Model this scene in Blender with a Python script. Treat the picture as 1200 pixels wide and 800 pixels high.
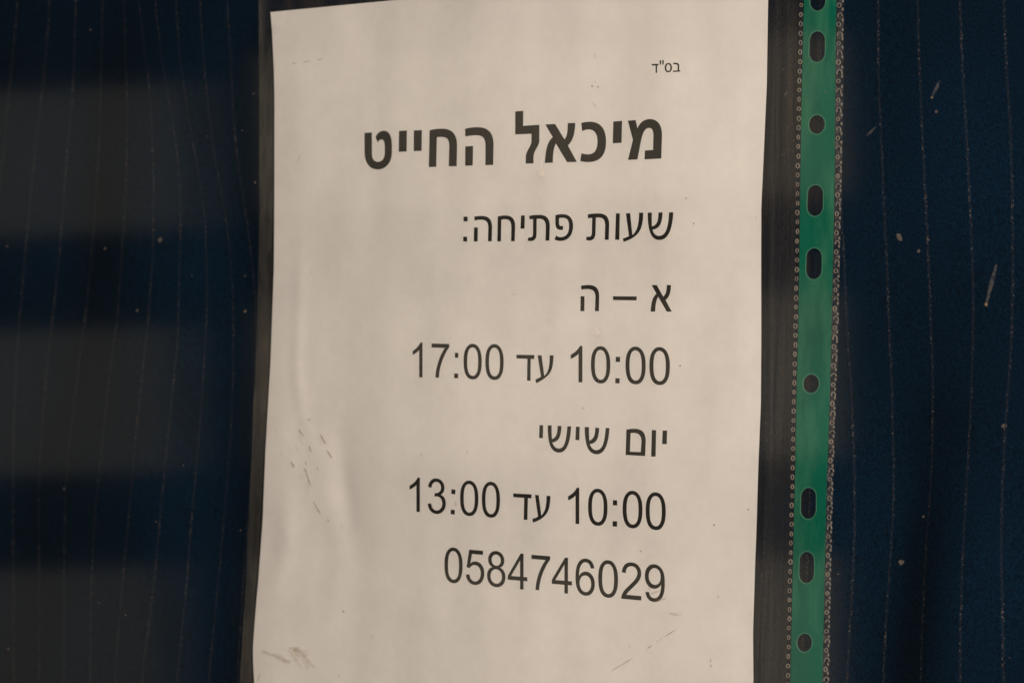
import bpy, bmesh, math, random
from mathutils import Vector, Matrix, noise, geometry

random.seed(7)
sc = bpy.context.scene
for o in list(bpy.data.objects):
    bpy.data.objects.remove(o)
C = sc.collection

# ------------------------------------------------------------------ camera
# The glass is the plane y = 0 (x right, z up, y into the shop).  The camera
# stands to the right of the notice and looks at it some 33 degrees off square.
FPX = 2400.0                       # focal length, in photo pixels (1200 wide)
DIST = 0.735
_X = Vector((3680, 50, -2400)).normalized()          # world x, in camera axes
_V = Vector((-.02, 1, -.0098))                       # world down
_V = (_V - _X * _V.dot(_X)).normalized()
_Z = -_V
_Y = _Z.cross(_X)
def cam2world(v):
    return Vector((_X.dot(v), _Y.dot(v), _Z.dot(v)))
RIGHT, DOWN, FWD = cam2world(Vector((1, 0, 0))), cam2world(Vector((0, 1, 0))), cam2world(Vector((0, 0, 1)))
CAM = -FWD * DIST

cd = bpy.data.cameras.new('camera')
cam = bpy.data.objects.new('camera', cd)
C.objects.link(cam)
cam.matrix_world = Matrix.Translation(CAM) @ Matrix((RIGHT, -DOWN, -FWD)).transposed().to_4x4()
cd.sensor_width = 36.0
cd.lens = FPX / 1200 * 36
cd.clip_start, cd.clip_end = .01, 50
cd.dof.use_dof = True
cd.dof.focus_distance = .71
cd.dof.aperture_fstop = 14.0
sc.camera = cam

# ------------------------------------------------------------------ light
w = bpy.data.worlds.new('World')
sc.world = w
w.use_nodes = True
w.node_tree.nodes['Background'].inputs[0].default_value = (1, .86, .68, 1)
w.node_tree.nodes['Background'].inputs[1].default_value = .02

def area(name, centre, xaxis, emit, sx, sy, radiance, col):
    l = bpy.data.lights.new(name, 'AREA')
    l.shape = 'RECTANGLE'
    l.size, l.size_y = sx, sy
    l.energy = radiance * math.pi * sx * sy
    l.color = col
    o = bpy.data.objects.new(name, l)
    C.objects.link(o)
    z = -Vector(emit).normalized()
    x = (Vector(xaxis) - z * Vector(xaxis).dot(z)).normalized()
    y = z.cross(x)
    o.matrix_world = Matrix.Translation(Vector(centre)) @ Matrix((x, y, z)).transposed().to_4x4()
    return o

# lamp to the right of the camera: the notice is brightest on its right side
area('arcade_lamp', (.84, -.92, .20), (1, .9, 0), (-.84, .92, -.20), .8, .6, 12.5, (1, .845, .72))

# six lit panels across the passage; the glass mirrors them as pale bands
def across(px, py, depth=2.5):
    d = FWD + RIGHT * ((px - 600) / FPX) + DOWN * ((py - 400) / FPX)
    p = CAM + d * depth
    return Vector((p.x, -.012 - p.y, p.z))
def panel(x0, x1, t0, t1, b0, b1, rad):
    q = [across(x0, t0), across(x1, t1), across(x1, b1), across(x0, b0)]
    c = sum(q, Vector()) / 4
    xa = ((q[1] + q[2]) - (q[0] + q[3])) / 2
    ya = ((q[0] + q[1]) - (q[3] + q[2])) / 2
    n = Vector((FWD.x, -FWD.y, FWD.z))
    area('lit_panel', c, -xa, -n, xa.length, ya.length, rad, (1, .84, .60))
for x1, x2, t0, t1, b0, b1, rad in ((212, 266, 117, 93, 284, 266, .17), (196, 244, 395, 380, 562, 550, .17), (182, 230, 675, 661, 850, 838, .155)):
    xm = (x1 + 170) / (x2 + 170)
    tm, bm = t0 + (t1 - t0) * xm, b0 + (b1 - b0) * xm
    panel(-170, x1, t0, tm, b0, bm, rad)
    panel(x1, x2, tm, t1, bm, b1, rad * .45)           # dimmer end of each panel
for x2, t0, t1, b0, b1 in ((990, 66, 36, 250, 226), (986, 364, 341, 542, 534), (982, 655, 652, 850, 850)):
    cuts = [302, 470, 560, 690, 790, x2]
    for k, rad in enumerate((.26, .36, .45, .37, .33)):
        e = [(c - 302) / (x2 - 302) for c in cuts[k:k + 2]]
        panel(cuts[k], cuts[k + 1], t0 + (t1 - t0) * e[0], t0 + (t1 - t0) * e[1], b0 + (b1 - b0) * e[0], b0 + (b1 - b0) * e[1], rad)

vs = sc.view_settings
vs.view_transform = 'Standard'
vs.look = 'None'
vs.exposure = 0
vs.gamma = 1
sc.cycles.transparent_max_bounces = 32
sc.cycles.use_denoising = True
sc.cycles.max_bounces = 5
sc.cycles.diffuse_bounces = 2
sc.cycles.glossy_bounces = 3

# ------------------------------------------------------------------ helpers
def unproj(px, py, ylay):
    """photo pixel -> point on the layer y = ylay (a number or a function of x, z)"""
    d = FWD + RIGHT * ((px - 600) / FPX) + DOWN * ((py - 400) / FPX)
    y = ylay if not callable(ylay) else 0.0
    for _ in range(4 if callable(ylay) else 1):
        if callable(ylay):
            p = CAM + d * ((y - CAM.y) / d.y)
            y = ylay(p.x, p.z)
    return CAM + d * ((y - CAM.y) / d.y)

def lerp_poly(pts, y):
    """x at y on a polyline of (x, y) pixels, extended straight at its ends"""
    if y <= pts[0][1]:
        (x0, y0), (x1, y1) = pts[0], pts[1]
    elif y >= pts[-1][1]:
        (x0, y0), (x1, y1) = pts[-2], pts[-1]
    else:
        for a, b in zip(pts, pts[1:]):
            if a[1] <= y <= b[1]:
                (x0, y0), (x1, y1) = a, b
                break
    return x0 + (x1 - x0) * (y - y0) / (y1 - y0)

def link(name, verts, faces, mat, parent=None, smooth=True):
    me = bpy.data.meshes.new(name)
    me.from_pydata([tuple(v) for v in verts], [], faces)
    me.update()
    if smooth:
        me.shade_smooth()
    me.materials.append(mat)
    o = bpy.data.objects.new(name, me)
    C.objects.link(o)
    if parent:
        o.parent = parent
        o.matrix_parent_inverse = Matrix.Identity(4)
    return o

def thing(name, label, cat):
    o = bpy.data.objects.new(name, None)
    o.empty_display_size = .02
    C.objects.link(o)
    o['label'], o['category'] = label, cat
    return o

def thick(o, t):
    m = o.modifiers.new('thickness', 'SOLIDIFY')
    m.thickness = t
    m.offset = -1
    return o

def grid(nu, nv, f):
    vs_ = [f(i / nu, j / nv) for j in range(nv + 1) for i in range(nu + 1)]
    fs = [(j * (nu + 1) + i, (j + 1) * (nu + 1) + i, (j + 1) * (nu + 1) + i + 1, j * (nu + 1) + i + 1)
          for j in range(nv) for i in range(nu)]
    return vs_, fs

def bez(p0, p1, p2, p3, n=9):
    out = []
    for i in range(1, n + 1):
        t = i / n
        s = 1 - t
        out.append((s**3*p0[0] + 3*s*s*t*p1[0] + 3*s*t*t*p2[0] + t**3*p3[0],
                    s**3*p0[1] + 3*s*s*t*p1[1] + 3*s*t*t*p2[1] + t**3*p3[1]))
    return out

def path(d):
    """tiny outline language: M/L x,y  Q c x,y  C c c x,y  H x  V y  Z -> list of closed loops"""
    tok = d.replace('Z', ' Z ').replace(',', ' ')
    for c in 'MLQCHV':
        tok = tok.replace(c, ' %s ' % c)
    tok = tok.split()
    loops, cur, i, cmd = [], [], 0, None
    def num(k):
        return [float(tok[i + j]) for j in range(k)]
    while i < len(tok):
        if tok[i] in 'MLQCHVZ':
            cmd = tok[i]
            i += 1
            if cmd == 'Z':
                loops.append(cur)
                cur = []
                continue
        if cmd in 'ML':
            a = num(2); i += 2
            cur.append((a[0], a[1]))
        elif cmd == 'H':
            a = num(1); i += 1
            cur.append((a[0], cur[-1][1]))
        elif cmd == 'V':
            a = num(1); i += 1
            cur.append((cur[-1][0], a[0]))
        elif cmd == 'Q':
            a = num(4); i += 4
            p0 = cur[-1]; c = (a[0], a[1]); p3 = (a[2], a[3])
            c1 = (p0[0] + 2/3*(c[0]-p0[0]), p0[1] + 2/3*(c[1]-p0[1]))
            c2 = (p3[0] + 2/3*(c[0]-p3[0]), p3[1] + 2/3*(c[1]-p3[1]))
            cur += bez(p0, c1, c2, p3, 5)
        elif cmd == 'C':
            a = num(6); i += 6
            cur += bez(cur[-1], a[0:2], a[2:4], a[4:6])
    for l in loops:
        if abs(l[0][0]-l[-1][0]) + abs(l[0][1]-l[-1][1]) < 1e-6:
            l.pop()
    return loops

# ------------------------------------------------------------------ materials
def newmat(name):
    m = bpy.data.materials.new(name)
    m.use_nodes = True
    nt = m.node_tree
    nt.nodes.clear()
    out = nt.nodes.new('ShaderNodeOutputMaterial')
    def N(t, **kw):
        n = nt.nodes.new('ShaderNode' + t)
        for k, v in kw.items():
            if k.startswith('i_'):
                key = k[2:]
                n.inputs[int(key) if key.isdigit() else key.replace('_', ' ')].default_value = v
            else:
                setattr(n, k, v)
        return n
    L = nt.links.new
    return m, N, L, out

def principled(name, col, rough=.5, spec=.5, var=.0, vscale=40, bump=0, bscale=900, detail=4, nrough=.5):
    m, N, L, out = newmat(name)
    b = N('BsdfPrincipled', i_Roughness=rough)
    b.inputs['Specular IOR Level'].default_value = spec
    b.inputs['Base Color'].default_value = (*col, 1)
    geo = N('NewGeometry')
    if var:
        n = N('TexNoise', i_Scale=vscale, i_Detail=detail, i_Roughness=nrough)
        L(geo.outputs['Position'], n.inputs['Vector'])
        mr = N('MapRange', i_1=.3, i_2=.7, i_3=1 - var, i_4=1 + var)
        L(n.outputs['Fac'], mr.inputs[0])
        mx = N('VectorMath', operation='SCALE')
        mx.inputs[0].default_value = col
        L(mr.outputs[0], mx.inputs['Scale'])
        L(mx.outputs[0], b.inputs['Base Color'])
    if bump:
        n2 = N('TexNoise', i_Scale=bscale, i_Detail=3)
        L(geo.outputs['Position'], n2.inputs['Vector'])
        bp = N('Bump', i_Strength=bump, i_Distance=.0002)
        L(n2.outputs['Fac'], bp.inputs['Height'])
        L(bp.outputs[0], b.inputs['Normal'])
    L(b.outputs[0], out.inputs[0])
    return m

def clear(name, ior, rough, haze, hazecol, bump=0, streak=(120, 120, 12), tint=(1, 1, 1)):
    """thin clear sheet: lets light straight through, mirrors by Fresnel, plus a little haze: grime, and painted reflection in the back film"""
    m, N, L, out = newmat(name)
    geo = N('NewGeometry')
    # the Fresnel node inverts the index on back faces; feed it so both sides mirror alike
    mm = N('Math', operation='MULTIPLY_ADD')
    L(geo.outputs['Backfacing'], mm.inputs[0])
    mm.inputs[1].default_value = 1 / ior - ior
    mm.inputs[2].default_value = ior
    fr = N('Fresnel')
    L(mm.outputs[0], fr.inputs['IOR'])
    tr = N('BsdfTransparent')
    tr.inputs[0].default_value = (*tint, 1)
    gl = N('BsdfGlossy', i_Roughness=rough)
    mapn = N('Mapping')
    mapn.inputs['Scale'].default_value = streak or (1, 1, 1)
    L(geo.outputs['Position'], mapn.inputs['Vector'])
    ns = N('TexNoise', i_Scale=1.0, i_Detail=3, i_Roughness=.6)
    L(mapn.outputs[0], ns.inputs['Vector'])
    if bump:
        bp = N('Bump', i_Strength=bump, i_Distance=.002)
        L(ns.outputs['Fac'], bp.inputs['Height'])
        L(bp.outputs[0], gl.inputs['Normal'])
    df = N('BsdfDiffuse')
    df.inputs[0].default_value = (*hazecol, 1)
    mr = N('MapRange', i_1=.42, i_2=.70, i_3=haze * .2, i_4=haze * 3.2)
    L(ns.outputs['Fac'], mr.inputs[0])
    m1 = N('MixShader')
    if streak is None:
        m1.inputs[0].default_value = haze
    else:
        L(mr.outputs[0], m1.inputs[0])
    L(tr.outputs[0], m1.inputs[1]); L(df.outputs[0], m1.inputs[2])
    m2 = N('MixShader')
    L(fr.outputs[0], m2.inputs[0]); L(m1.outputs[0], m2.inputs[1]); L(gl.outputs[0], m2.inputs[2])
    L(m2.outputs[0], out.inputs[0])
    return m

def grime(name, col, alpha, patch=900):
    m, N, L, out = newmat(name)
    geo = N('NewGeometry')
    ns = N('TexNoise', i_Scale=patch, i_Detail=4)
    L(geo.outputs['Position'], ns.inputs['Vector'])
    mr = N('MapRange', i_1=.35, i_2=.6, i_3=alpha * .35, i_4=alpha)
    L(ns.outputs['Fac'], mr.inputs[0])
    tr = N('BsdfTransparent')
    df = N('BsdfDiffuse')
    df.inputs[0].default_value = (*col, 1)
    mx = N('MixShader')
    L(mr.outputs[0], mx.inputs[0]); L(tr.outputs[0], mx.inputs[1]); L(df.outputs[0], mx.inputs[2])
    L(mx.outputs[0], out.inputs[0])
    return m

def cloth_material():
    m, N, L, out = newmat('navy_pinstripe')
    uv = N('UVMap')
    sep = N('SeparateXYZ')
    L(uv.outputs[0], sep.inputs[0])
    def M(op, a, b=None, c=None):
        n = N('Math', operation=op)
        for k, s in enumerate((a, b, c)):
            if s is None:
                continue
            if isinstance(s, (int, float)):
                n.inputs[k].default_value = s
            else:
                L(s, n.inputs[k])
        return n.outputs[0]
    u, v = sep.outputs[0], sep.outputs[1]         # u: one per stripe, v: millimetres down
    # distance from the stripe's middle, in stripe spacings, wobbling a little
    wob = N('TexNoise', i_Scale=.9, i_Detail=2, noise_dimensions='1D')
    L(v, wob.inputs['W'])
    uu = M('ADD', u, M('MULTIPLY', M('SUBTRACT', wob.outputs['Fac'], .5), .05))
    fr = M('SUBTRACT', M('FRACT', M('ADD', uu, .5)), .5)
    core = N('MapRange', i_1=.018, i_2=.040, i_3=1.0, i_4=0.0)
    L(M('ABSOLUTE', fr), core.inputs[0])
    # broken, dotted thread: small cells switched on at random
    cell = N('CombineXYZ')
    L(M('MULTIPLY', uu, 30), cell.inputs[0])
    L(M('MULTIPLY', v, 1.25), cell.inputs[1])
    vo = N('TexVoronoi', i_Scale=1.0, i_Randomness=.75, feature='F1')
    L(cell.outputs[0], vo.inputs['Vector'])
    dots = N('MapRange', i_1=.20, i_2=.48, i_3=1.0, i_4=0.0)
    L(vo.outputs['Distance'], dots.inputs[0])
    rnd = N('SeparateColor')
    L(vo.outputs['Color'], rnd.inputs[0])
    on = N('MapRange', i_1=.40, i_2=.95, i_3=.06, i_4=1.0)
    L(rnd.outputs[0], on.inputs[0])
    patch = N('TexNoise', i_Scale=.055, i_Detail=3)
    L(uv.outputs[0], patch.inputs['Vector'])
    pm = N('MapRange', i_1=.38, i_2=.60, i_3=.15, i_4=1.0)
    L(patch.outputs['Fac'], pm.inputs[0])
    stripe = M('MULTIPLY', M('MULTIPLY', core.outputs[0], dots.outputs[0]), M('MULTIPLY', on.outputs[0], pm.outputs[0]))
    faint = M('MULTIPLY', core.outputs[0], .035)
    stripe = M('MINIMUM', M('ADD', stripe, faint), 1.0)
    # weave
    geo = N('NewGeometry')
    mp = N('Mapping')
    mp.inputs['Scale'].default_value = (1500, 300, 1100)
    L(geo.outputs['Position'], mp.inputs['Vector'])
    wv = N('TexNoise', i_Scale=1.0, i_Detail=2)
    L(mp.outputs[0], wv.inputs['Vector'])
    big = N('TexNoise', i_Scale=14, i_Detail=3)
    L(geo.outputs['Position'], big.inputs['Vector'])
    wr = N('MapRange', i_1=.25, i_2=.75, i_3=.45, i_4=1.6)
    L(wv.outputs['Fac'], wr.inputs[0])
    br = N('MapRange', i_1=.3, i_2=.7, i_3=.8, i_4=1.2)
    L(big.outputs['Fac'], br.inputs[0])
    navy = N('VectorMath', operation='SCALE')
    navy.inputs[0].default_value = (.0012, .0100, .0245)
    L(M('MULTIPLY', wr.outputs[0], br.outputs[0]), navy.inputs['Scale'])
    mix = N('Mix', data_type='RGBA')
    L(stripe, mix.inputs['Factor'])
    L(navy.outputs[0], mix.inputs['A'])
    mix.inputs['B'].default_value = (.20, .17, .15, 1)
    b = N('BsdfPrincipled', i_Roughness=.95)
    b.inputs['Specular IOR Level'].default_value = .03
    L(mix.outputs['Result'], b.inputs['Base Color'])
    bp = N('Bump', i_Strength=.25, i_Distance=.0002)
    L(wv.outputs['Fac'], bp.inputs['Height'])
    L(bp.outputs[0], b.inputs['Normal'])
    L(b.outputs[0], out.inputs[0])
    return m

M_paper = principled('white_paper', (.80, .795, .77), .85, .2, .065, 45, .25, 1500, 6, .85)
M_ink = principled('toner_ink', (.010, .009, .008), .55, .3, .25, 700)
M_glass = clear('window_glass', 1.5, .07, .0006, (.5, .48, .44), 0, None)
M_film = clear('sleeve_film', 1.5, .15, .0015, (.62, .50, .38), .45, (130, 130, 5))
M_back = clear('sleeve_back_film', 1.5, .17, .014, (.62, .44, .29), .45, (110, 110, 6))  # hazy plastic; its brown streaks paint in a warm reflection beside the strip
M_fold = clear('sleeve_side_seam', 1.5, .22, .026, (.55, .52, .44), .25, (220, 220, 60))
M_weld = clear('welded_edge', 1.5, .25, .045, (.6, .56, .52), .3, (500, 500, 400))
M_ring = principled('embossed_ring', (.21, .19, .165), .4, .4)
M_cloth = cloth_material()
M_scuff = grime('brown_scuff', (.26, .12, .055), .66, 2500)
M_faint = grime('grey_scuff', (.40, .31, .21), .24, 1200)
M_dust = grime('dust_speck', (.20, .17, .14), .6, 3000)
M_smear = grime('dried_smear', (.16, .155, .15), .4, 700)
M_stain = grime('brown_stain', (.50, .38, .24), .17, 420)
M_drop = grime('dried_drop', (.80, .74, .64), .5, 500)

def green_material():
    m, N, L, out = newmat('green_plastic')
    geo = N('NewGeometry')
    mp = N('Mapping')
    mp.inputs['Scale'].default_value = (90, 90, 22)
    L(geo.outputs['Position'], mp.inputs['Vector'])
    ns = N('TexNoise', i_Scale=1.0, i_Detail=4)
    L(mp.outputs[0], ns.inputs['Vector'])
    cr = N('MapRange', i_1=.3, i_2=.7, i_3=.85, i_4=1.2)
    L(ns.outputs['Fac'], cr.inputs[0])
    sc_ = N('VectorMath', operation='SCALE')
    # paler green mixed in, in vertical patches
    mp2 = N('Mapping')
    mp2.inputs['Scale'].default_value = (110, 110, 24)
    L(geo.outputs['Position'], mp2.inputs['Vector'])
    n2 = N('TexNoise', i_Scale=1.0, i_Detail=5, i_Roughness=.65)
    L(mp2.outputs[0], n2.inputs['Vector'])
    wr = N('MapRange', i_1=.45, i_2=.66, i_3=0.0, i_4=.9)
    L(n2.outputs['Fac'], wr.inputs[0])
    base = N('Mix', data_type='RGBA')
    L(wr.outputs[0], base.inputs['Factor'])
    base.inputs['A'].default_value = (.001, .108, .068, 1)
    base.inputs['B'].default_value = (.030, .165, .100, 1)
    L(base.outputs['Result'], sc_.inputs[0])
    L(cr.outputs[0], sc_.inputs['Scale'])
    b = N('BsdfPrincipled', i_Roughness=.17)
    b.inputs['Specular IOR Level'].default_value = .38
    L(sc_.outputs[0], b.inputs['Base Color'])
    bp = N('Bump', i_Strength=.08, i_Distance=.002)
    L(ns.outputs['Fac'], bp.inputs['Height'])
    L(bp.outputs[0], b.inputs['Normal'])
    L(b.outputs[0], out.inputs[0])
    return m
M_green = green_material()

# ------------------------------------------------------------------ curtain
FOLDS = [  # (x at z=0, lean dx/dz, half width, depth)
    (-.265, .25, .030, .006), (-.205, -.10, .030, -.005), (-.150, .05, .03, .004),
    (.112, .05, .02, .004), (.215, .10, .02, -.004)]
FOLD_A, FOLD_B = unproj(1065, 620, .03).x, unproj(1160, 620, .03).x
def cloth_y(x, z):
    y = .030
    for x0, k, wd, a in FOLDS:
        d = (x - x0 - k * z) / wd
        y += a * math.exp(-d * d)
    # a fold that only forms in the lower right, turned away from the lamp
    wz = math.exp(-((z + .085) / .075) ** 2)
    y += wz * (.009 * math.exp(-((x - FOLD_A - .1 * z) / .018) ** 2) - .008 * math.exp(-((x - FOLD_B - .1 * z) / .02) ** 2))
    y += .004 * noise.noise(Vector((x * 9, z * 4, 3.1)))
    return y

STRIPES = [
 [(21,0),(10,115),(2,200),(-12,300),(-20,400),(-24,500),(-25,800)],
 [(59,0),(51,95),(42,165),(32,270),(21,395),(19,425),(16,500),(15,600),(16,700),(16,790)],
 [(89,0),(86,100),(77,200),(70,295),(59,395),(55,425),(47,525),(45,600),(46,660),(46,790)],
 [(120,0),(118,115),(114,210),(107,300),(100,370),(95,405),(84,495),(77,565),(75,660),(75,790)],
 [(145,0),(149,125),(148,225),(142,310),(136,390),(131,415),(120,515),(111,600),(107,675),(106,750)],
 [(162,0),(170,65),(176,110),(180,200),(180,280),(175,360),(170,410),(159,510),(150,615),(145,665),(139,740)],
 [(181,0),(189,65),(200,130),(209,185),(212,250),(210,320),(209,395),(206,420),(197,510),(187,610),(180,690),(172,750)],
 [(206,0),(210,60),(220,135),(234,210),(241,260),(243,350),(240,415),(232,525),(224,610),(219,680),(210,770)],
 [(234,0),(238,65),(245,135),(253,195),(261,230),(269,285),(273,345),(274,415),(271,500),(263,600),(256,680),(250,740)],
 [(266,0),(270,65),(274,145),(280,205),(287,245),(294,295),(299,345),(301,415),(298,500),(291,600),(285,680),(280,760)],
 [(976,0),(977,75),(980,150),(986,250),(990,320),(992,380),(995,415),(999,475),(1001,545),(1002,615),(998,700),(995,750)],
 [(1029.5,0),(1029,75),(1031,130),(1035,220),(1039,300),(1042,390),(1044,415),(1046,490),(1048,565),(1046,615),(1042,670),(1038,725),(1035,795)],
 [(1075,0),(1078,90),(1082,185),(1087,280),(1091,390),(1093,410),(1093,490),(1092,555),(1088,600),(1083,665),(1080,750),(1079,790)],
 [(1125,0),(1127,65),(1132,145),(1136,225),(1140,310),(1141,390),(1140,410),(1137,490),(1133,565),(1129,635),(1126,710),(1125,795)],
 [(1176,0),(1179,75),(1184,145),(1186,215),(1187,310),(1186,380),(1185,410),(1181,455),(1177,515),(1174,590),(1173,640),(1175,710),(1176,795)]]

def build_curtain():
    zs = [.34 - .005 * j for j in range(137)]
    cols = []
    for st in STRIPES:
        pts = []
        for j in range(-6, 49):
            py = j * 20.0
            x = lerp_poly(st, min(max(py, 0), 800))
            p = unproj(x, py, cloth_y)
            pts.append((p.x, -p.z))
        col = []
        for z in zs:
            zz = min(max(-z, pts[0][1]), pts[-1][1])
            col.append(lerp_poly(pts, zz))
        for _ in range(3):
            col = [col[0]] + [(a + 2*b + c) / 4 for a, b, c in zip(col, col[1:], col[2:])] + [col[-1]]
        cols.append(col)
    left, right = cols[:10], cols[10:]
    nh = round(sum(b - a for a, b in zip(left[-1], right[0])) / len(zs) / .0158)
    mid = [[a + (b - a) * k / nh for a, b in zip(left[-1], right[0])] for k in range(1, nh)]
    pre = [[x - .0158 * k for x in left[0]] for k in range(9, 0, -1)]
    post = [[x + .0158 * k for x in right[-1]] for k in range(1, 10)]
    cols = pre + left + mid + right + post
    n, sub = len(cols), 5
    verts, uvs = [], []
    for j, z in enumerate(zs):
        xs = [c[j] for c in cols]
        for i in range((n - 1) * sub + 1):
            k, t = divmod(i, sub)
            t /= sub
            if k >= n - 1:
                k, t = n - 2, 1.0
            p0, p1, p2, p3 = xs[max(k-1, 0)], xs[k], xs[k+1], xs[min(k+2, n-1)]
            x = .5 * (2*p1 + (p2-p0)*t + (2*p0-5*p1+4*p2-p3)*t*t + (3*p1-p0-3*p2+p3)*t**3)
            verts.append((x, cloth_y(x, z), z))
            uvs.append((k + t, -z * 1000))
    W = (n - 1) * sub + 1
    faces = [(j*W+i, (j+1)*W+i, (j+1)*W+i+1, j*W+i+1) for j in range(len(zs)-1) for i in range(W-1)]
    o = link('curtain', verts, faces, M_cloth)
    uvl = o.data.uv_layers.new(name='UVMap')
    for lp in o.data.loops:
        uvl.data[lp.index].uv = uvs[lp.vertex_index]
    thick(o, .0008)
    o['label'] = 'navy blue pinstriped cloth hanging in soft folds behind the notice'
    o['category'] = 'curtain'
    print('hidden stripes', nh)
    return o
build_curtain()

# ------------------------------------------------------------------ paper notice
PL = [(316.5,5),(317,15),(318.8,37),(321,84),(321.7,118),(321.5,240),(321,313),(317,425),(313.5,485),(311,530),(308,607),(302.7,680),(300.7,702),(298.5,729),(296.5,757),(296.6,775),(298,800),(299,900)]
PR = [(902,-60),(900,0),(898.5,99),(894,200),(892,241),(891.8,299),(892,400),(891.5,473),(888.5,546),(886,630),(885,654),(882.3,742),(882.8,800),(883,1000)]
Y_PAPER = .0024
def px_xz(px, py):
    p = unproj(px, py, Y_PAPER)
    return (p.x, p.z)
CREASES = [([px_xz(*q) for q in pts], amp, wd) for pts, amp, wd in [
    ([(349,255),(350,330),(347,430),(352,480),(372,545)], .00050, .0028),
    ([(392,470),(398,560),(414,660)], -.00085, .0052),
    ([(334,560),(338,640),(318,700)], .00085, .0048),
    ([(372,545),(400,640),(380,760)], .0005, .006),
    ([(655,30),(662,200)], -.00012, .006),
    ([(742,20),(735,300)], .00010, .007),
    ([(735,540),(728,760)], .00012, .007)]]
def seg_dist(px, pz, pts):
    best, along, n = 1e9, 0, len(pts) - 1
    for k, ((ax, az), (bx, bz)) in enumerate(zip(pts, pts[1:])):
        dx, dz = bx - ax, bz - az
        t = max(0, min(1, ((px-ax)*dx + (pz-az)*dz) / (dx*dx + dz*dz)))
        d = math.hypot(px - ax - t*dx, pz - az - t*dz)
        if d < best:
            best, along = d, (k + t) / n
    return best, along
def paper_y(x, z):
    y = Y_PAPER + (.0016 + .0012 * min(max(-x * 12 - .2, 0), 1)) * noise.noise(Vector((x * 16, z * 7, .3))) + .00060 * noise.noise(Vector((x * 60, z * 22, 5.3)))
    for pts, amp, wd in CREASES:
        d, t = seg_dist(x, z, pts)
        d /= wd
        if d < 3:                                      # creases die away towards their ends
            y -= amp * math.sin(math.pi * t) * math.exp(-d * d)
    return y

def paper_pt(s, t):
    yl = 14.5 + t * 880
    yr = -42 + t * 1060
    xl, xr = lerp_poly(PL, yl), lerp_poly(PR, yr)
    # even steps on the paper are uneven steps in the picture
    k = (xl + 3080) / (xr + 3080)
    ss = s * k / (1 - s * (1 - k))
    return unproj(xl + (xr - xl) * ss, yl + (yr - yl) * ss, paper_y)
v, f = grid(130, 190, paper_pt)
notice = link('paper_notice', v, f, M_paper)
thick(notice, .0001).modifiers[0].use_rim = False
notice['label'] = 'white printed paper notice with Hebrew opening hours inside the clear sleeve'
notice['category'] = 'notice'
a, b = unproj(321, 250, Y_PAPER), unproj(892, 245, Y_PAPER)
print('paper width', (a - b).length, 'height', (paper_pt(.5, 0) - paper_pt(.5, 1)).length)

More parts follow.
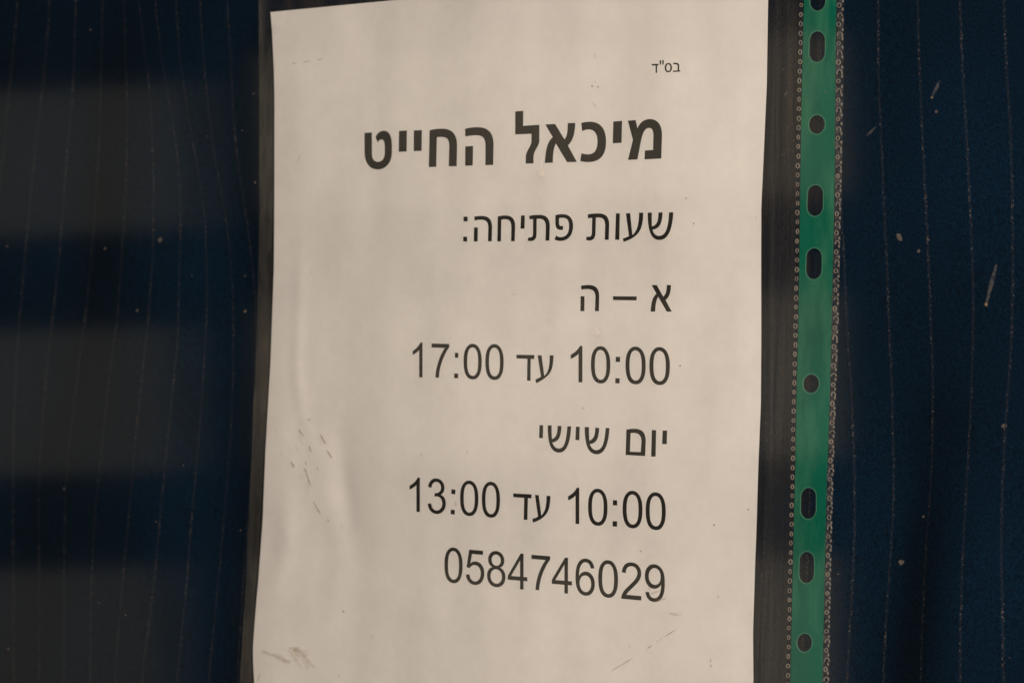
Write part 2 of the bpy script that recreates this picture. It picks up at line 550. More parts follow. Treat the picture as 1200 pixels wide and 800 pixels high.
# --- print: outlines of the letters, traced on the sheet
DIGITS = {
 '0': 'M85 723Q85 977 137.5 1132Q190 1286 292.5 1371Q395 1472 551 1472Q666 1472 752.5 1420Q839 1365 895.5 1273.5Q952 1186 984 1060.5Q1016 935 1016 722Q1016 470 964 315Q912 160 809.5 67Q707 -25 551 -25Q345 -25 228 122Q85 301 85 723ZM270 723Q270 371 352.5 247Q435 123 551 123Q667 123 749.5 247Q832 371 832 723Q832 1076 749.5 1200Q667 1324 549 1324Q433 1324 364 1222Q270 1086 270 723Z',
 '1': 'M763 0H583V1147Q518 1085 412.5 1023Q307 961 223 930V1104Q374 1175 487 1276Q600 1377 647 1472H763Z',
 '2': 'M1031 173V0H62Q60 65 83 125Q120 224 201.5 320Q283 416 437 542Q676 738 760 852.5Q844 967 844 1069Q844 1176 767.5 1249.5Q691 1323 568 1323Q438 1323 360 1245Q282 1167 281 1029L96 1048Q115 1255 239 1363.5Q363 1472 572 1472Q783 1472 906 1355Q1029 1238 1029 1065Q1029 977 993 892Q957 807 873.5 713Q790 619 596 455Q434 319 388 270.5Q342 222 312 173Z',
 '3': 'M86 387L266 411Q297 258 371.5 190.5Q446 123 553 123Q680 123 767.5 211Q855 299 855 429Q855 553 774 633.5Q693 714 568 714Q517 714 441 694L461 852Q479 850 490 850Q605 850 697 910Q789 970 789 1095Q789 1194 722 1259Q655 1324 549 1324Q444 1324 374 1258Q304 1192 284 1060L104 1092Q137 1273 254 1372.5Q371 1472 545 1472Q665 1472 766 1420.5Q867 1369 920.5 1280Q974 1191 974 1091Q974 996 923 918Q872 840 772 794Q902 764 974 669.5Q1046 575 1046 433Q1046 241 906 107.5Q766 -26 552 -26Q359 -26 231.5 89Q104 204 86 387Z',
 '4': 'M662 0V351H26V516L695 1466H842V516H1040V351H842V0ZM662 516V1177L203 516Z',
 '5': 'M85 384L274 400Q295 262 371.5 192.5Q448 123 556 123Q686 123 776 221Q866 319 866 481Q866 635 779.5 724Q693 813 553 813Q466 813 396 773.5Q326 734 286 671L117 693L259 1446H988V1274H403L324 880Q456 972 601 972Q793 972 925 839Q1057 706 1057 497Q1057 298 941 153Q800 -25 556 -25Q356 -25 229.5 87Q103 199 85 384Z',
 '6': 'M1019 1107L840 1093Q816 1199 772 1247Q699 1324 592 1324Q506 1324 441 1276Q356 1214 307 1095Q258 976 256 756Q321 855 415 903Q509 951 612 951Q792 951 918.5 818.5Q1045 686 1045 476Q1045 338 985.5 219.5Q926 101 822 38Q718 -25 586 -25Q361 -25 219 140.5Q77 306 77 686Q77 1111 234 1304Q371 1472 603 1472Q776 1472 886.5 1375Q997 1278 1019 1107ZM284 475Q284 382 323.5 297Q363 212 434 167.5Q505 123 583 123Q697 123 779 215Q861 307 861 465Q861 617 780 704.5Q699 792 576 792Q454 792 369 704.5Q284 617 284 475Z',
 '7': 'M97 1274V1447H1046V1307Q906 1158 768.5 911Q631 664 556 403Q502 219 487 0H302Q305 173 370 418Q435 663 556.5 890.5Q678 1118 815 1274Z',
 '8': 'M362 795Q250 836 196 912Q142 988 142 1094Q142 1254 257 1363Q372 1472 563 1472Q755 1472 872 1360.5Q989 1249 989 1089Q989 987 935.5 911.5Q882 836 773 795Q908 751 978.5 653Q1049 555 1049 419Q1049 231 916 103Q783 -25 566 -25Q349 -25 216 103.5Q83 232 83 424Q83 567 155.5 663.5Q228 760 362 795ZM326 1100Q326 996 393 930Q460 864 567 864Q671 864 737.5 929.5Q804 995 804 1090Q804 1189 735.5 1256.5Q667 1324 565 1324Q462 1324 394 1258Q326 1192 326 1100ZM268 423Q268 346 304.5 274Q341 202 413 162.5Q485 123 568 123Q697 123 781 206Q865 289 865 417Q865 547 778.5 632Q692 717 562 717Q435 717 351.5 633Q268 549 268 423Z',
 '9': 'M112 339L285 355Q307 233 369 178Q431 123 528 123Q611 123 673.5 161Q736 199 776 262.5Q816 326 843 434Q870 542 870 654Q870 666 869 690Q815 604 721.5 550.5Q628 497 519 497Q337 497 211 629Q85 761 85 977Q85 1200 216.5 1336Q348 1472 546 1472Q689 1472 807.5 1395Q926 1318 987.5 1175.5Q1049 1033 1049 763Q1049 482 988 315.5Q927 149 806.5 62Q686 -25 524 -25Q352 -25 243 70.5Q134 166 112 339ZM849 986Q849 1141 766.5 1232Q684 1323 568 1323Q448 1323 359 1225Q270 1127 270 971Q270 831 354.5 743.5Q439 656 563 656Q688 656 768.5 743.5Q849 831 849 986Z'}

def crop(x0, y0, s):
    return lambda p: (x0 + p[0] / s, y0 + p[1] / s)

class Line:
    """one printed line: every glyph is a list of loops (outline, then counters) in photo pixels"""
    def __init__(self):
        self.glyphs = []
    def trace(self, cr, *ds):
        for d in ds:
            self.glyphs.append([[cr(p) for p in lp] for lp in path(d)])
        return self
    def digit(self, cr, ch, x0, yt, x1, yb, slope):
        loops = path(DIGITS[ch])
        xs = [p[0] for p in loops[0]]
        ys = [p[1] for p in loops[0]]
        ax, bx, ay, by = min(xs), max(xs), min(ys), max(ys)
        g = []
        for lp in loops:
            q = []
            for x, y in lp:
                X = x0 + (x - ax) / (bx - ax) * (x1 - x0)
                Y = yb + (y - ay) / (by - ay) * (yt - yb) + slope * (X - (x0 + x1) / 2)
                q.append(cr((X, Y)))
            g.append(q)
        self.glyphs.append(g)
        return self
    def build(self, label):
        verts, faces = [], []
        for g in self.glyphs:
            tess = geometry.tessellate_polygon([[Vector((x, -y, 0)) for x, y in lp] for lp in g])
            base = len(verts)
            for lp in g:
                for x, y in lp:
                    p = unproj(x, y, paper_y)
                    d = (CAM - p).normalized()
                    verts.append(p + d * .00010)
            for t in tess:
                a, b, c = (Vector(verts[base + i]) for i in t)
                t = tuple(base + i for i in t)
                if (b - a).cross(c - a).y > 0:
                    t = t[::-1]
                faces.append(t)
        o = link('printed_line', verts, faces, M_ink, notice, smooth=False)
        o['label'] = label
        return o

cA, cB = crop(420, 120, 6.6667), crop(600, 120, 6.6667)
cC, cD = crop(535, 235, 8.5714), crop(660, 235, 8.5714)
cE, cF, cG, cH = crop(755, 65, 24), crop(670, 320, 9.2308), crop(620, 485, 7.0588), crop(590, 390, 6)
cI, cJ, cK = crop(475, 390, 6.6667), crop(470, 550, 6.6667), crop(620, 560, 6.6667)
cN, cO = crop(510, 635, 6.6667), crop(630, 645, 6.6667)

Line().trace(cE,
  'M210,245 L400,242 L402,285 L362,288 L358,497 L318,497 L322,290 L212,288Z',
  'M432,143 L478,143 L470,263 L437,263Z', 'M505,140 L550,138 L545,260 L510,262Z',
  'M677,217 C740,217 780,270 780,348 C780,430 735,482 675,482 C615,482 575,430 575,352 C575,272 615,217 677,217Z M677,257 C642,257 620,295 620,352 C620,408 640,443 676,443 C712,443 735,408 735,349 C735,293 712,257 677,257Z',
  'M815,213 C850,208 880,210 910,212 C960,218 985,255 985,310 L978,420 L1010,422 L1010,458 L810,470 L805,432 L935,425 L940,320 C940,275 925,255 890,253 C865,252 845,253 822,257Z'
  ).build('tiny printed line at the top of the sheet')
Line().trace(cA,
  'M47,240 L105,235 L106,405 C107,445 125,465 152,465 C185,465 204,440 206,395 L206,345 C205,310 195,289 180,290 C167,291 157,302 152,316 L134,273 C145,245 165,223 198,222 C240,222 261,262 262,335 L262,390 C262,470 215,525 150,525 C85,525 48,470 48,390Z',
  'M317,224 L379,220 L377,384 L315,387Z', 'M433,220 L496,217 L494,379 L432,382Z',
  'M556,219 C590,209 625,206 660,206 C735,208 772,255 771,340 L768,499 L706,500 L710,340 C709,295 695,272 655,271 C640,270 625,271 613,274 L608,504 L550,506Z',
  'M833,208 C870,197 905,194 940,195 C1015,197 1056,240 1056,330 L1053,489 L992,491 L993,335 C991,285 975,259 925,258 C895,257 865,261 835,268Z',
  'M835,345 L896,341 L893,493 L834,496Z').trace(cB,
  'M25,72 L88,67 L87,184 L214,176 L213,310 C205,350 170,380 168,425 L168,477 L107,479 L108,415 C112,380 145,350 152,310 L152,246 L25,251Z',
  'M260,173 L337,170 L410,290 C428,270 436,235 435,163 L494,161 C492,240 480,295 437,338 L506,465 L430,467 L343,322 C325,355 318,410 319,471 L256,474 C262,400 265,320 318,272Z',
  'M541,163 C565,154 590,152 615,152 C690,155 736,205 735,310 C735,410 690,467 595,467 C570,467 550,463 533,458 L543,398 C560,404 578,407 597,407 C645,405 668,370 668,305 C667,240 640,212 600,212 C580,212 565,217 548,226Z',
  'M792,150 L860,145 L856,316 L787,320Z',
  'M905,144 L966,139 L980,203 C1000,155 1035,131 1078,131 C1140,132 1173,180 1172,260 L1166,439 L1035,446 L1039,377 L1102,372 L1105,260 C1104,220 1095,200 1070,200 C1035,202 1020,245 1008,300 L980,446 L906,450 L945,293Z'
  ).build('large bold title line')
Line().trace(cC,
  'M70,162 L112,162 L111,210 L70,210Z', 'M67,363 L107,363 L107,412 L67,412Z',
  'M178,163 C205,156 235,154 262,155 C325,157 357,195 357,265 L354,410 L316,410 L319,270 C318,218 300,194 250,193 C225,192 205,195 180,202Z', 'M176,271 L214,270 L212,411 L173,411Z',
  'M414,162 C440,153 470,149 497,150 C560,152 590,190 589,265 L584,409 L548,409 L551,270 C550,215 535,188 490,188 C475,188 463,190 450,193 L446,410 L410,410Z',
  'M648,150 L686,150 L683,282 L643,283Z',
  'M729,155 C765,146 805,143 840,144 C905,147 938,185 937,260 L932,402 L893,402 L897,265 C896,215 880,184 835,183 C825,183 815,183 805,184 L804,340 C803,385 780,406 745,407 C733,407 722,405 714,402 L722,369 C730,371 737,371 744,370 C760,368 767,357 768,335 L769,186 C757,186 745,187 733,188Z',
  'M993,148 C1020,139 1045,136 1070,137 C1135,139 1172,180 1171,260 C1168,350 1120,405 1045,406 C1020,406 1000,400 985,390 L1000,352 C1015,362 1030,368 1047,368 C1100,366 1130,330 1131,258 C1131,200 1110,174 1070,173 C1055,173 1043,174 1030,178 L1030,225 C1030,245 1037,255 1050,256 L1069,253 L1070,291 C1060,295 1050,296 1042,295 C1010,293 993,270 993,225Z').trace(cD,
  'M247,139 C285,131 325,129 365,130 C430,132 463,170 462,245 L457,394 L418,394 L422,250 C421,200 405,172 360,170 C350,170 340,170 328,171 L325,325 C323,375 300,402 265,402 C252,402 240,399 229,394 L237,360 C247,364 254,365 262,364 C278,362 287,350 288,325 L291,174 C277,175 263,177 249,180Z',
  'M530,129 L569,129 L564,394 L522,394Z',
  'M630,129 L672,127 L695,346 C740,310 760,250 763,122 L804,122 C802,250 780,310 725,355 C690,383 650,402 606,415 L599,382 C620,375 640,368 661,357Z',
  'M849,122 L891,121 C889,170 889,215 891,259 C935,250 955,220 957,120 L998,119 C996,190 985,240 955,268 C940,282 915,291 897,293 C910,335 930,355 965,355 C1030,352 1055,280 1064,119 L1106,118 C1098,300 1050,396 965,397 C880,396 848,300 849,122Z'
  ).build('printed line below the title')
Line().trace(cF,
  'M100,137 C130,130 160,127 190,128 C265,131 297,170 297,250 L294,411 L251,411 L257,255 C255,200 230,175 180,172 C155,172 130,173 104,179Z', 'M97,250 L138,250 L137,411 L93,411Z',
  'M446,250 L703,252 L701,294 L447,291Z',
  'M865,129 L920,129 L990,255 C1020,225 1028,190 1028,129 L1073,129 C1072,200 1062,250 1016,292 L1082,416 L1028,416 L935,255 C912,295 905,350 902,416 L853,415 C860,340 865,265 916,222Z'
  ).build('short printed line of two letters and a dash')
l = Line()
for a in (('1', 57, 73, 134, 346), ('7', 205, 84, 343, 349), ('0', 455, 85, 597, 363), ('0', 625, 87, 768, 367)):
    l.digit(cI, *a, .03)
l.trace(cI, 'M388,155 L414,156 L413,194 L387,193Z', 'M382,316 L413,317 L412,354 L381,353Z')
l.trace(cH,
  'M91,153 L217,155 L216,183 L192,183 L190,335 L166,335 L168,181 L91,179Z',
  'M240,157 L268,157 L287,302 C318,275 325,230 325,157 L352,157 C350,235 340,275 305,305 C280,327 255,342 230,353 L225,326 C240,321 253,315 264,308Z',
  'M790,167 L820,168 L819,204 L789,203Z', 'M787,318 L817,319 L816,354 L786,353Z')
for a in (('1', 473, 90, 555, 346), ('0', 615, 93, 751, 355), ('0', 858, 96, 1000, 361), ('0', 1026, 99, 1170, 366)):
    l.digit(cH, *a, .035)
l.build('printed line with hours from 10:00 to 17:00')
Line().trace(cG,
  'M1105,135 L1142,136 L1139,248 L1101,247Z', 'M1016,131 L1051,133 L1047,351 L1010,350Z',
  'M805,129 C830,122 855,120 880,121 C940,124 966,160 965,225 L960,346 L799,337Z M840,157 L834,310 L924,314 L930,225 C929,180 910,157 870,155 C860,155 850,155 840,157Z',
  'M460,106 L496,108 C495,150 496,190 499,219 C535,208 548,170 548,112 L580,114 C578,180 565,220 540,235 C527,243 515,246 502,248 C515,280 530,297 558,298 C610,295 625,230 634,114 L665,115 C658,260 620,332 560,332 C490,330 460,260 460,106Z',
  'M388,104 L419,105 L416,216 L383,214Z',
  'M155,92 L187,94 C186,140 187,175 190,205 C225,197 235,160 236,97 L268,98 C266,160 255,205 228,221 C218,229 205,232 192,234 C205,268 220,283 248,285 C295,282 308,215 317,100 L348,101 C342,250 305,318 248,318 C180,316 152,245 155,92Z',
  'M86,91 L117,92 L114,199 L83,197Z').build('printed line naming the short day')
l = Line()
for a in (('1', 66, 60, 147, 328), ('3', 208, 68, 350, 346), ('0', 461, 85, 604, 362), ('0', 631, 94, 773, 375)):
    l.digit(cJ, *a, .06)
l.trace(cJ, 'M393,153 L424,155 L424,192 L393,190Z', 'M389,312 L420,314 L419,350 L388,348Z',
  'M877,185 L1020,193 L1018,225 L991,222 L987,392 L958,391 L962,220 L875,214Z',
  'M1046,197 L1075,198 L1096,358 C1128,325 1136,280 1137,203 L1167,205 C1165,290 1152,335 1115,368 C1090,390 1060,404 1030,413 L1026,384 C1043,379 1057,374 1070,366Z')
for a in (('1', 305, 72, 392, 355), ('0', 461, 82, 613, 371), ('0', 731, 98, 886, 391), ('0', 911, 110, 1068, 405)):
    l.digit(cK, *a, .065)
l.trace(cK, 'M655,171 L688,173 L688,213 L655,211Z', 'M653,335 L688,337 L687,378 L652,376Z')
l.build('printed line with hours from 10:00 to 13:00')
l = Line()
for a in (('0', 72, 41, 214, 319), ('5', 240, 61, 384, 333), ('8', 405, 68, 549, 350), ('4', 567, 85, 720, 365), ('7', 752, 103, 898, 375), ('4', 911, 117, 1068, 397)):
    l.digit(cN, *a, .085)
for a in (('6', 296, 60, 447, 350), ('0', 474, 73, 628, 366), ('2', 653, 90, 810, 380), ('9', 838, 105, 994, 399)):
    l.digit(cO, *a, .09)
l.build('printed line with the telephone number')

# ------------------------------------------------------------------ plastic sleeve
SL = [(303,-40),(303.3,0),(304,120),(304,260),(301.5,380),(297,480),(295,540),(291,620),(288,690),(283.5,760),(281,800),(279,940)]
SR = [(990.5,-80),(989,0),(988,100),(986.7,200),(984.5,290),(982,400),(978.5,490),(976,580),(973.8,680),(971,800),(966,1060)]
GL = [(943.5,-80),(942,0),(939.8,100),(938,200),(937,290),(935,400),(932.6,500),(931.6,560),(928.7,684),(926.4,797),(922,1060)]
GR = [(981.5,-80),(980,0),(978.7,99),(978,200),(976.6,280),(974,400),(970.5,520),(968.6,570),(966,684),(963.7,797),(958,1060)]
HOLES = [(958.2,-5,18.2,36,1),(957.5,55,18.6,36.3,1),(957.1,146,18.9,22.4,0),(955.2,235,18.7,36.6,1),(953.7,309,18.5,36.6,1),
         (950.4,449.5,18.7,22,0),(947.2,589.5,18,36.6,1),(945.2,664.5,17.7,37,1),(942.7,752.5,17.6,21.6,0),(940,846,17.5,36.5,1),(938.5,905,17.4,36.5,1)]

sleeve = thing('plastic_sleeve', 'clear plastic sleeve with green punched binding strip holding the notice', 'sleeve')
sleeve.location = unproj(620, 1000, .003)
def sl_part(name, v, f, mat):
    o = link(name, v, f, mat, sleeve)
    o.matrix_parent_inverse = Matrix.Translation(-sleeve.location)
    return o
def sheet(yb, seed, amp=.0006):
    def fn(x, z):
        return yb + amp * (noise.noise(Vector((x * 55, z * 5, seed))) + .6 * noise.noise(Vector((x * 20, z * 3, seed + 4))))
    return fn
front_y = sheet(.0008, 1.7, .00035)
back_y = sheet(.0046, 8.2, .0006)
def strip_grid(A, B, nu, nv, yfun, t0=-.04, tA=(-1, 1)):
    """sheet between two edge curves of the sleeve, running its full height"""
    def fn(s, t):
        ya, yb = -40 + t * 980, -90 + t * 1150
        # the sleeve's rows lean with the perspective: higher on the right
        def row(x):
            k = (x - 303) / (989 - 303)
            return ya + (yb - ya) * k
        xa = lerp_poly(A, row(303 if A is SL else 940))
        xb = lerp_poly(B, row(940 if B is not SL else 303))
        if A is GR: xa = lerp_poly(A, row(980))
        if B is SR: xb = lerp_poly(B, row(989))
        x = xa + (xb - xa) * s
        return unproj(x, row(x), yfun)
    return grid(nu, nv, fn)

SL2 = [(x + 16.5, y) for x, y in SL]
v, f = strip_grid(SL, GL, 150, 120, front_y)
sl_part('front_film', v, f, M_film)
v, f = strip_grid(SL, GR, 120, 90, back_y)
sl_part('back_film', v, f, M_back)

# side seam: the doubled margin left of the sheet
def seam(s, t):
    y = -40 + t * 980
    x = lerp_poly(SL, y)
    x1 = min(x + 18, lerp_poly(PL, max(y, 15)) - 2.0)
    return unproj(x - .4 + (x1 - x) * s, y, sheet(.0050, 3.3, .0003))
v, f = grid(6, 160, seam)
sl_part('side_seam', v, f, M_fold)

# green binding strip, really punched through
def binding_strip():
    wavy = sheet(.0014, 2.9, .0003)
    edge_l = [(p.x, -p.z) for p in (unproj(lerp_poly(GL, q), q, .0014) for q in range(-80, 1061, 20))]
    edge_r = [(p.x, -p.z) for p in (unproj(lerp_poly(GR, q), q, .0014) for q in range(-80, 1061, 20))]
    def yf(x, z):                                      # bows forward, its right edge turned back
        l, r = lerp_poly(edge_l, -z), lerp_poly(edge_r, -z)
        s = min(max((x - l) / (r - l), -.1), 1.1)
        return wavy(x, z) + .0005 * (s - .35) ** 2
    ys = [-80 + 12 * i for i in range(96)]
    outer = [(lerp_poly(GL, y), y) for y in ys] + [(lerp_poly(GR, y), y) for y in reversed(ys)]
    holes = []
    for cx, cy, wd, h, slot in HOLES:
        lp = []
        n = 28
        for i in range(n):
            a = 2 * math.pi * i / n
            r = wd / 2
            if slot:
                ry = 11.0
                lp.append((cx + r * math.cos(a) + .0, cy + (h/2 - ry) * (1 if math.sin(a) >= 0 else -1) + ry * math.sin(a)))
            else:
                lp.append((cx + r * math.cos(a), cy + h/2 * math.sin(a)))
        holes.append([(x - (y - cy) * .02, y) for x, y in lp])
    pts = list(outer)
    edges = [(i, (i+1) % len(outer)) for i in range(len(outer))]
    for lp in holes:
        b = len(pts)
        pts += lp
        edges += [(b+i, b+(i+1) % len(lp)) for i in range(len(lp))]
    def inside(p, lp):
        c = False
        for (x0, y0), (x1, y1) in zip(lp, lp[1:] + lp[:1]):
            if (y0 > p[1]) != (y1 > p[1]) and p[0] < (x1-x0)*(p[1]-y0)/(y1-y0)+x0:
                c = not c
        return c
    for y in range(-74, 1060, 6):
        for k in range(1, 8):
            x = lerp_poly(GL, y) + (lerp_poly(GR, y) - lerp_poly(GL, y)) * k / 8
            if not any(abs(y-h[1]) < h[3]/2+2 and abs(x-h[0]) < h[2]/2+2 for h in HOLES):
                pts.append((x, y))
    res = geometry.delaunay_2d_cdt([Vector(p) for p in pts], edges, [], 0, 1e-4)
    vv = [(p[0], p[1]) for p in res[0]]
    faces = []
    for fc in res[2]:
        c = (sum(vv[i][0] for i in fc)/3, sum(vv[i][1] for i in fc)/3)
        if inside(c, outer) and not any(inside(c, lp) for lp in holes):
            faces.append(tuple(fc))
    P = [unproj(x, y, yf) for x, y in vv]
    out = []
    for fc in faces:
        a, b, c = (P[i] for i in fc)
        out.append(fc if (b-a).cross(c-a).y < 0 else fc[::-1])
    o = sl_part('binding_strip', P, out, M_green)
    thick(o, .0001).modifiers[0].use_rim = False
    o['label'] = 'green binding strip punched with round and slotted holes'
    # pale lips round the punched holes
    verts, faces = [], []
    for lp in holes:
        n = len(lp)
        b = len(verts)
        cx = sum(p[0] for p in lp)/n; cy = sum(p[1] for p in lp)/n
        for x, y in lp:
            d = math.hypot(x-cx, y-cy)
            ux, uy = (x-cx)/d, (y-cy)/d
            for k, (off, lift) in enumerate(((-.25, -.0001), (.3, .00008), (.9, .00008), (1.3, -.0001))):
                p = unproj(x+ux*off, y+uy*off, yf)
                verts.append(p + Vector((0, -lift, 0)))
        for i in range(n):
            j = (i+1) % n
            for k in range(3):
                faces.append((b+i*4+k, b+i*4+k+1, b+j*4+k+1, b+j*4+k))
    r = link('punched_rim', verts, faces, principled('pale_green_rim', (.05, .19, .125), .6, .2), o)
    r['kind'] = 'stuff'
binding_strip()

# welded edge right of the strip, and the embossed weld marks on both sides of it
v, f = strip_grid(GR, SR, 6, 160, sheet(.0016, 2.9, .0003))
sl_part('welded_edge', v, f, M_weld)

def ring(verts, faces, cx, cy, rx, ry, wd, lift, yf, a0=0, a1=360, n=14):
    b = len(verts)
    closed = a1 - a0 >= 360
    m = n if closed else n + 1
    for i in range(m):
        a = math.radians(a0 + (a1 - a0) * i / n)
        for k, (o, li) in enumerate(((-wd, 0), (0, lift), (wd, 0))):
            p = unproj(cx + (rx + o) * math.cos(a), cy + (ry + o) * math.sin(a), yf)
            verts.append(p + Vector((0, -li, 0)))
    for i in range(m if closed else m - 1):
        j = (i + 1) % m
        for k in range(2):
            faces.append((b+i*3+k, b+i*3+k+1, b+j*3+k+1, b+j*3+k))
def weld_marks():
    yf = sheet(.0004, 1.7, .0003)
    verts, faces = [], []
    y = -60.0
    while y < 1040:                                    # left of the strip: a column of small half rings
        x = lerp_poly(GL, y) - 3.0 + random.uniform(-.3, .3)
        ring(verts, faces, x, y + random.uniform(-.3, .3), 1.7 * random.uniform(.8, 1.15), 2.5 * random.uniform(.8, 1.15), .6 * random.uniform(.7, 1.2), .0002, yf, n=10)
        y += 11.05
    o = sl_part('weld_seam', verts, faces, M_ring)
    o['kind'] = 'stuff'
    yf = sheet(.0012, 2.9, .0003)
    verts, faces = [], []
    y, k = -60.0, 0
    while y < 1040:                                    # right of it: rings and arches in turn
        x = lerp_poly(GR, y) + 3.5 + random.uniform(-.3, .3)
        if k % 2 == 0:
            ring(verts, faces, x, y, 2.0 * random.uniform(.8, 1.15), 2.5 * random.uniform(.8, 1.15), .65 * random.uniform(.7, 1.2), .0002, yf, n=10)
        else:
            ring(verts, faces, x + 1.0, y + 1.6, 2.6 * random.uniform(.85, 1.15), 4.2 * random.uniform(.8, 1.1), .6 * random.uniform(.7, 1.2), .0002, yf, 165 + random.uniform(-15, 25), 375 + random.uniform(-30, 15), 9)
        x = lerp_poly(SR, y) - 1.2
        ring(verts, faces, x - .2, y + random.uniform(-1, 1) + 5.5, .7, 1.6, .5, .00015, yf, n=6)
        y += 11.1
        k += 1
    o = sl_part('weld_seam', verts, faces, M_ring)
    o['kind'] = 'stuff'
weld_marks()

# --- scuffs on the sleeve
def streak(verts, faces, p, q, wd, yf, jag=.35):
    """a thin ragged lens-shaped mark from p to q, in photo pixels"""
    n = max(4, int(math.hypot(q[0]-p[0], q[1]-p[1]) / 2.0))
    dx, dy = q[0]-p[0], q[1]-p[1]
    L_ = math.hypot(dx, dy) or 1
    nx, ny = -dy/L_, dx/L_
    b = len(verts)
    for i in range(n + 1):
        t = i / n
        w_ = wd * (.35 + .65 * math.sin(math.pi * min(max(t, .06), .94))) * (1 + random.uniform(-jag, jag)) / 2
        c = random.uniform(-.25, .25) * wd * .4
        for s in (-1, 1):
            verts.append(unproj(p[0]+dx*t+nx*(w_*s+c), p[1]+dy*t+ny*(w_*s+c), yf))
    for i in range(n):
        faces.append((b+2*i, b+2*i+1, b+2*i+3, b+2*i+2))
def blob(verts, faces, cx, cy, rx, ry, yf, n=12, rag=.22, rot=0.0):
    b = len(verts)
    verts.append(unproj(cx, cy, yf))
    for i in range(n):
        a = 2 * math.pi * i / n
        k = 1 + random.uniform(-rag, rag)
        x, y = rx * k * math.cos(a), ry * k * math.sin(a)
        verts.append(unproj(cx + x*math.cos(rot) - y*math.sin(rot), cy + x*math.sin(rot) + y*math.cos(rot), yf))
    for i in range(n):
        faces.append((b, b + 1 + i, b + 1 + (i + 1) % n))
def front_of(x, z):
    return front_y(x, z) - .00012
cs, cb, cr_, ct = crop(300, 430, 5.3333), crop(270, 680, 6.6667), crop(700, 600, 4), crop(270, 0, 6.6667)
c5, c6 = crop(600, 0, 3), crop(0, 520, 2.857)
V, F = [], []
for cc, p, q, wd in [
    (cs,(265,387),(300,438),1.6),(cs,(325,320),(336,333),1.5),(cs,(400,415),(435,480),1.9),(cs,(440,515),(475,570),1.4),
    (cs,(332,492),(343,528),1.5),(cs,(215,588),(240,622),1.4),(cs,(308,590),(316,615),1.1),(cs,(318,670),(340,745),1.1),
    (cs,(300,630),(322,660),1.2),(c6,(1018,80),(1035,125),1.0),(c6,(1048,190),(1072,235),1.2),(c6,(975,60),(985,78),.9),(c6,(1095,250),(1103,262),1.0),
    (cr_,(70,740),(103,720),.9),(cr_,(107,718),(165,683),.9),(cr_,(233,638),(257,622),.95),(cr_,(278,607),(288,602),.8),
    (cr_,(297,592),(303,589),.7),(cr_,(312,584),(368,549),.9),(cr_,(531,683),(532,700),.7),(cr_,(532,712),(534,724),1.3),
    (ct,(480,497),(520,493),.75),(ct,(560,486),(620,476),.65),(ct,(680,470),(715,462),.6),(c5,(282,360),(298,379),.9),(c5,(290,190),(292,205),.5)]:
    streak(V, F, cc(p), cc(q), wd, front_of)
for x, y, r in [(837,614.7,1.1),(751,645.5,.8),(738,756.7,.7),(842,98.7+600,.6),(694,101,1.0),(700.7,102,1.0),(697.5,96,.6),(402,716,1.2),
                (397,791,.8),(684,478,.9),(643.5,375,.6),(797,428.5,1.0),(494,533,.6),(602.5,345,.7),(547.5,529,.6),(804,232.5,.8),(813,262,.8),(365,319,.8),(877,596.5,.9)]:
    blob(V, F, x, y, r, r * 1.15, front_of, 8)
o = sl_part('brown_scuffs', V, F, M_scuff)
o['kind'] = 'stuff'
V, F = [], []
for cc, p, q, wd in [
    (cs,(262,430),(300,490),1.2),(cs,(245,480),(268,535),1.1),(cs,(270,680),(290,715),1.0),(cs,(305,738),(335,790),1.0),(cs,(380,618),(392,645),2.2),(cs,(125,385),(133,412),1.2),
    (cs,(150,560),(170,520),1.0),(c6,(1002,92),(1018,118),1.0),(c6,(1026,130),(1036,150),.9),(c6,(1060,215),(1075,232),1.0),(c6,(1140,268),(1150,283),.9),
    (cb,(245,548),(350,588),3.6),(cb,(350,590),(470,640),4.4),(cb,(450,520),(560,552),3.6),(cb,(550,548),(655,680),3.4),(cb,(455,540),(560,680),3.2),(cb,(235,720),(208,785),2.0),
    (cb,(1088,410),(1118,452),1.2),(c5,(282,298),(284,306),1.0),(crop(300,0,3.53),(182,640),(172,675),1.4),
    (cr_,(245,382),(292,368),3.0),(cr_,(268,414),(326,402),2.4),(cr_,(236,345),(246,362),1.6),(cr_,(335,473),(395,479),3.4),(cr_,(560,395),(572,396),1.2),
    (crop(470,550,6.6667),(425,250),(427,286),2.4)]:
    streak(V, F, cc(p), cc(q), wd, front_of, .25)
o = sl_part('grey_scuffs', V, F, M_faint)
o['kind'] = 'stuff'
V, F = [], []
for x, y, rx, ry, rot in [(352,764,9.5,5.5,.75),(346,760,6,3.5,.2),(327,768,8,2.6,.38),(337,774,5,2.2,.3),(359,777,6,3,.9)]:
    blob(V, F, x, y, rx, ry, lambda X, Z: front_y(X, Z) - .00018, 14, .3, rot)
o = sl_part('brown_stain', V, F, M_stain)
o['kind'] = 'stuff'

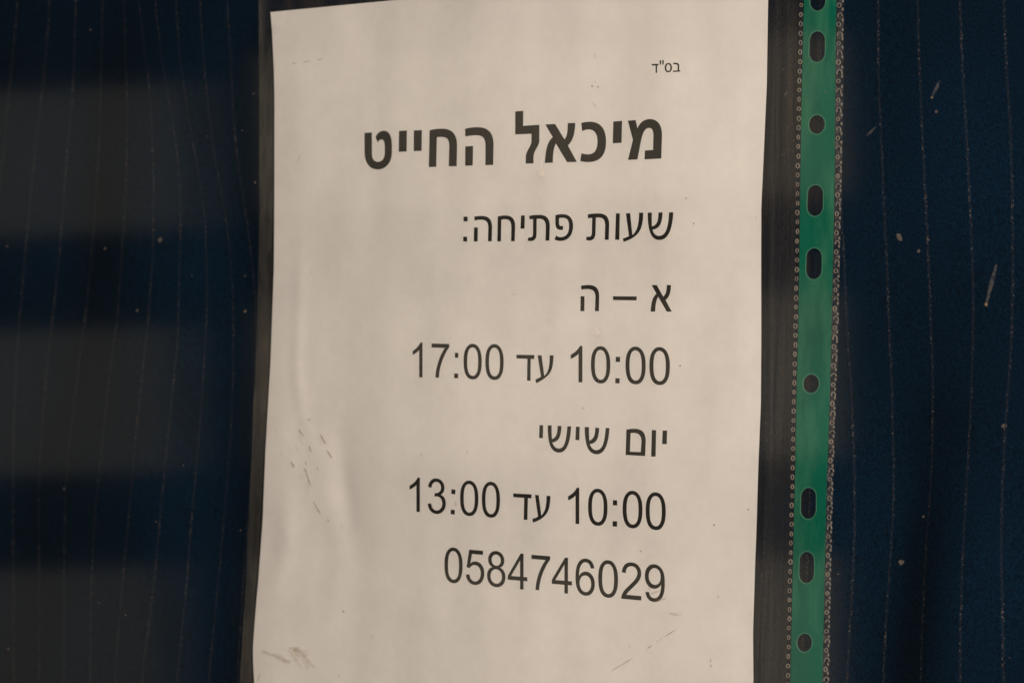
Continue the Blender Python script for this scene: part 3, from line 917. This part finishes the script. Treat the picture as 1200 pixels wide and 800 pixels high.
# ------------------------------------------------------------------ window glass
def glass_box():
    x0, x1, z0, z1, y0, y1 = -.75, .62, -.40, .40, -.006, -.001
    vs_ = [(x, y, z) for y in (y0, y1) for z in (z0, z1) for x in (x0, x1)]
    fs = [(0,1,3,2),(4,6,7,5),(0,4,5,1),(2,3,7,6),(0,2,6,4),(1,5,7,3)]
    return vs_, fs
v, f = glass_box()
pane = link('window_pane', v, f, M_glass, smooth=False)
pane['label'] = 'clear shop window pane with pale reflected bands, in front of sleeve and curtain'
pane['category'] = 'window'
YG = -.00615
V, F = [], []
for x, y, r in [(187.5,281,2.4),(161,363.5,1.6),(287.5,364.5,1.6),(299,214,1.2),(145,231.5,.9),(75,572.5,1.1),(116,706,1.1),(106,35,1.0),(8.5,288.5,1.4),(123,291,1.3),
                (225,323,.8),(287,323,.8),(243,160,.8),(284,153,.8),(297,110,1.0),(215,545,.9),(183,611,.9),(282,621,.8),(147,720,1.0),(10,760,1.6),
                (1097.5,131,1.8),(1087.5,280.5,1.5),(1076.5,294,2.0),(1176,499,2.2),(1082,605,1.2),(982,672,.9),(984.5,672,.7),(918.5,81.5,.9),(968,108,1.1),(1183,770,.7),
                (898,156.5,.9),(945,118,.8),(886,255,.7)]:
    blob(V, F, x, y, r, r * random.uniform(.9, 1.4), YG, 9, .3)
o = link('dust_specks', V, F, M_dust, pane)
o['kind'] = 'stuff'
for pq, wd in [(((1091.5,115.5),(1101,95)),3.4),(((1156,356),(1167.5,310)),4.4),(((1016,159),(1026,149)),2.4),(((919,113),(923,107)),2.2),(((916,183),(920,179)),2.0)]:
    V, F = [], []
    streak(V, F, pq[0], pq[1], wd, YG, .15)
    o = link('smear', V, F, M_smear, pane)
V, F = [], []
for x, y, r in [(1155.6,356.6,1.6),(1092,114.5,.9)]:
    blob(V, F, x, y, r, r * 1.2, YG - .0001, 9, .2)
o = link('smear_tip', V, F, grime('smear_tip', (.5, .36, .2), .6, 2500), pane)
o['kind'] = 'stuff'
for x, y, rx, ry in [(1054,278,3.0,5.4),(1056.5,658.5,3.4,2.8)]:
    V, F = [], []
    blob(V, F, x, y, rx, ry, YG, 12, .25, -.35)
    link('splash', V, F, M_dust, pane)
def drop(cx, y0, y1, wd):
    """a dried runnel: thin neck above a round bead, with a brown tide mark below"""
    V, F = [], []
    r = wd / 2
    cy = y1 - r * 1.25
    rows = []
    for i in range(9):
        t = i / 8
        rows.append((y0 + (cy - r * .9 - y0) * t, .5 + (r * .62 - .5) * t * t))
    for i in range(1, 11):
        a = math.radians(-46 + 136 * i / 10)
        rows.append((cy + r * 1.25 * math.sin(a), max(.05, r * math.cos(a))))
    for y, w_ in rows:
        for s in (-1, 0, 1):
            V.append(unproj(cx + w_ * s, y, YG) + Vector((0, -.0003 * (s == 0) * w_ / r, 0)))
    for i in range(len(rows) - 1):
        for k in range(2):
            F.append((i*3+k, (i+1)*3+k, (i+1)*3+k+1, i*3+k+1))
    o = link('dried_drop', V, F, M_drop, pane)
    V, F = [], []
    ring(V, F, cx, cy, r * .92, r * 1.15, .45, .0001, YG - .0003, 25, 155, 9)
    link('drop_rim', V, F, M_faint, o)
drop(633.7, 186, 208.5, 7.4)
drop(699, 381, 394.5, 7.0)
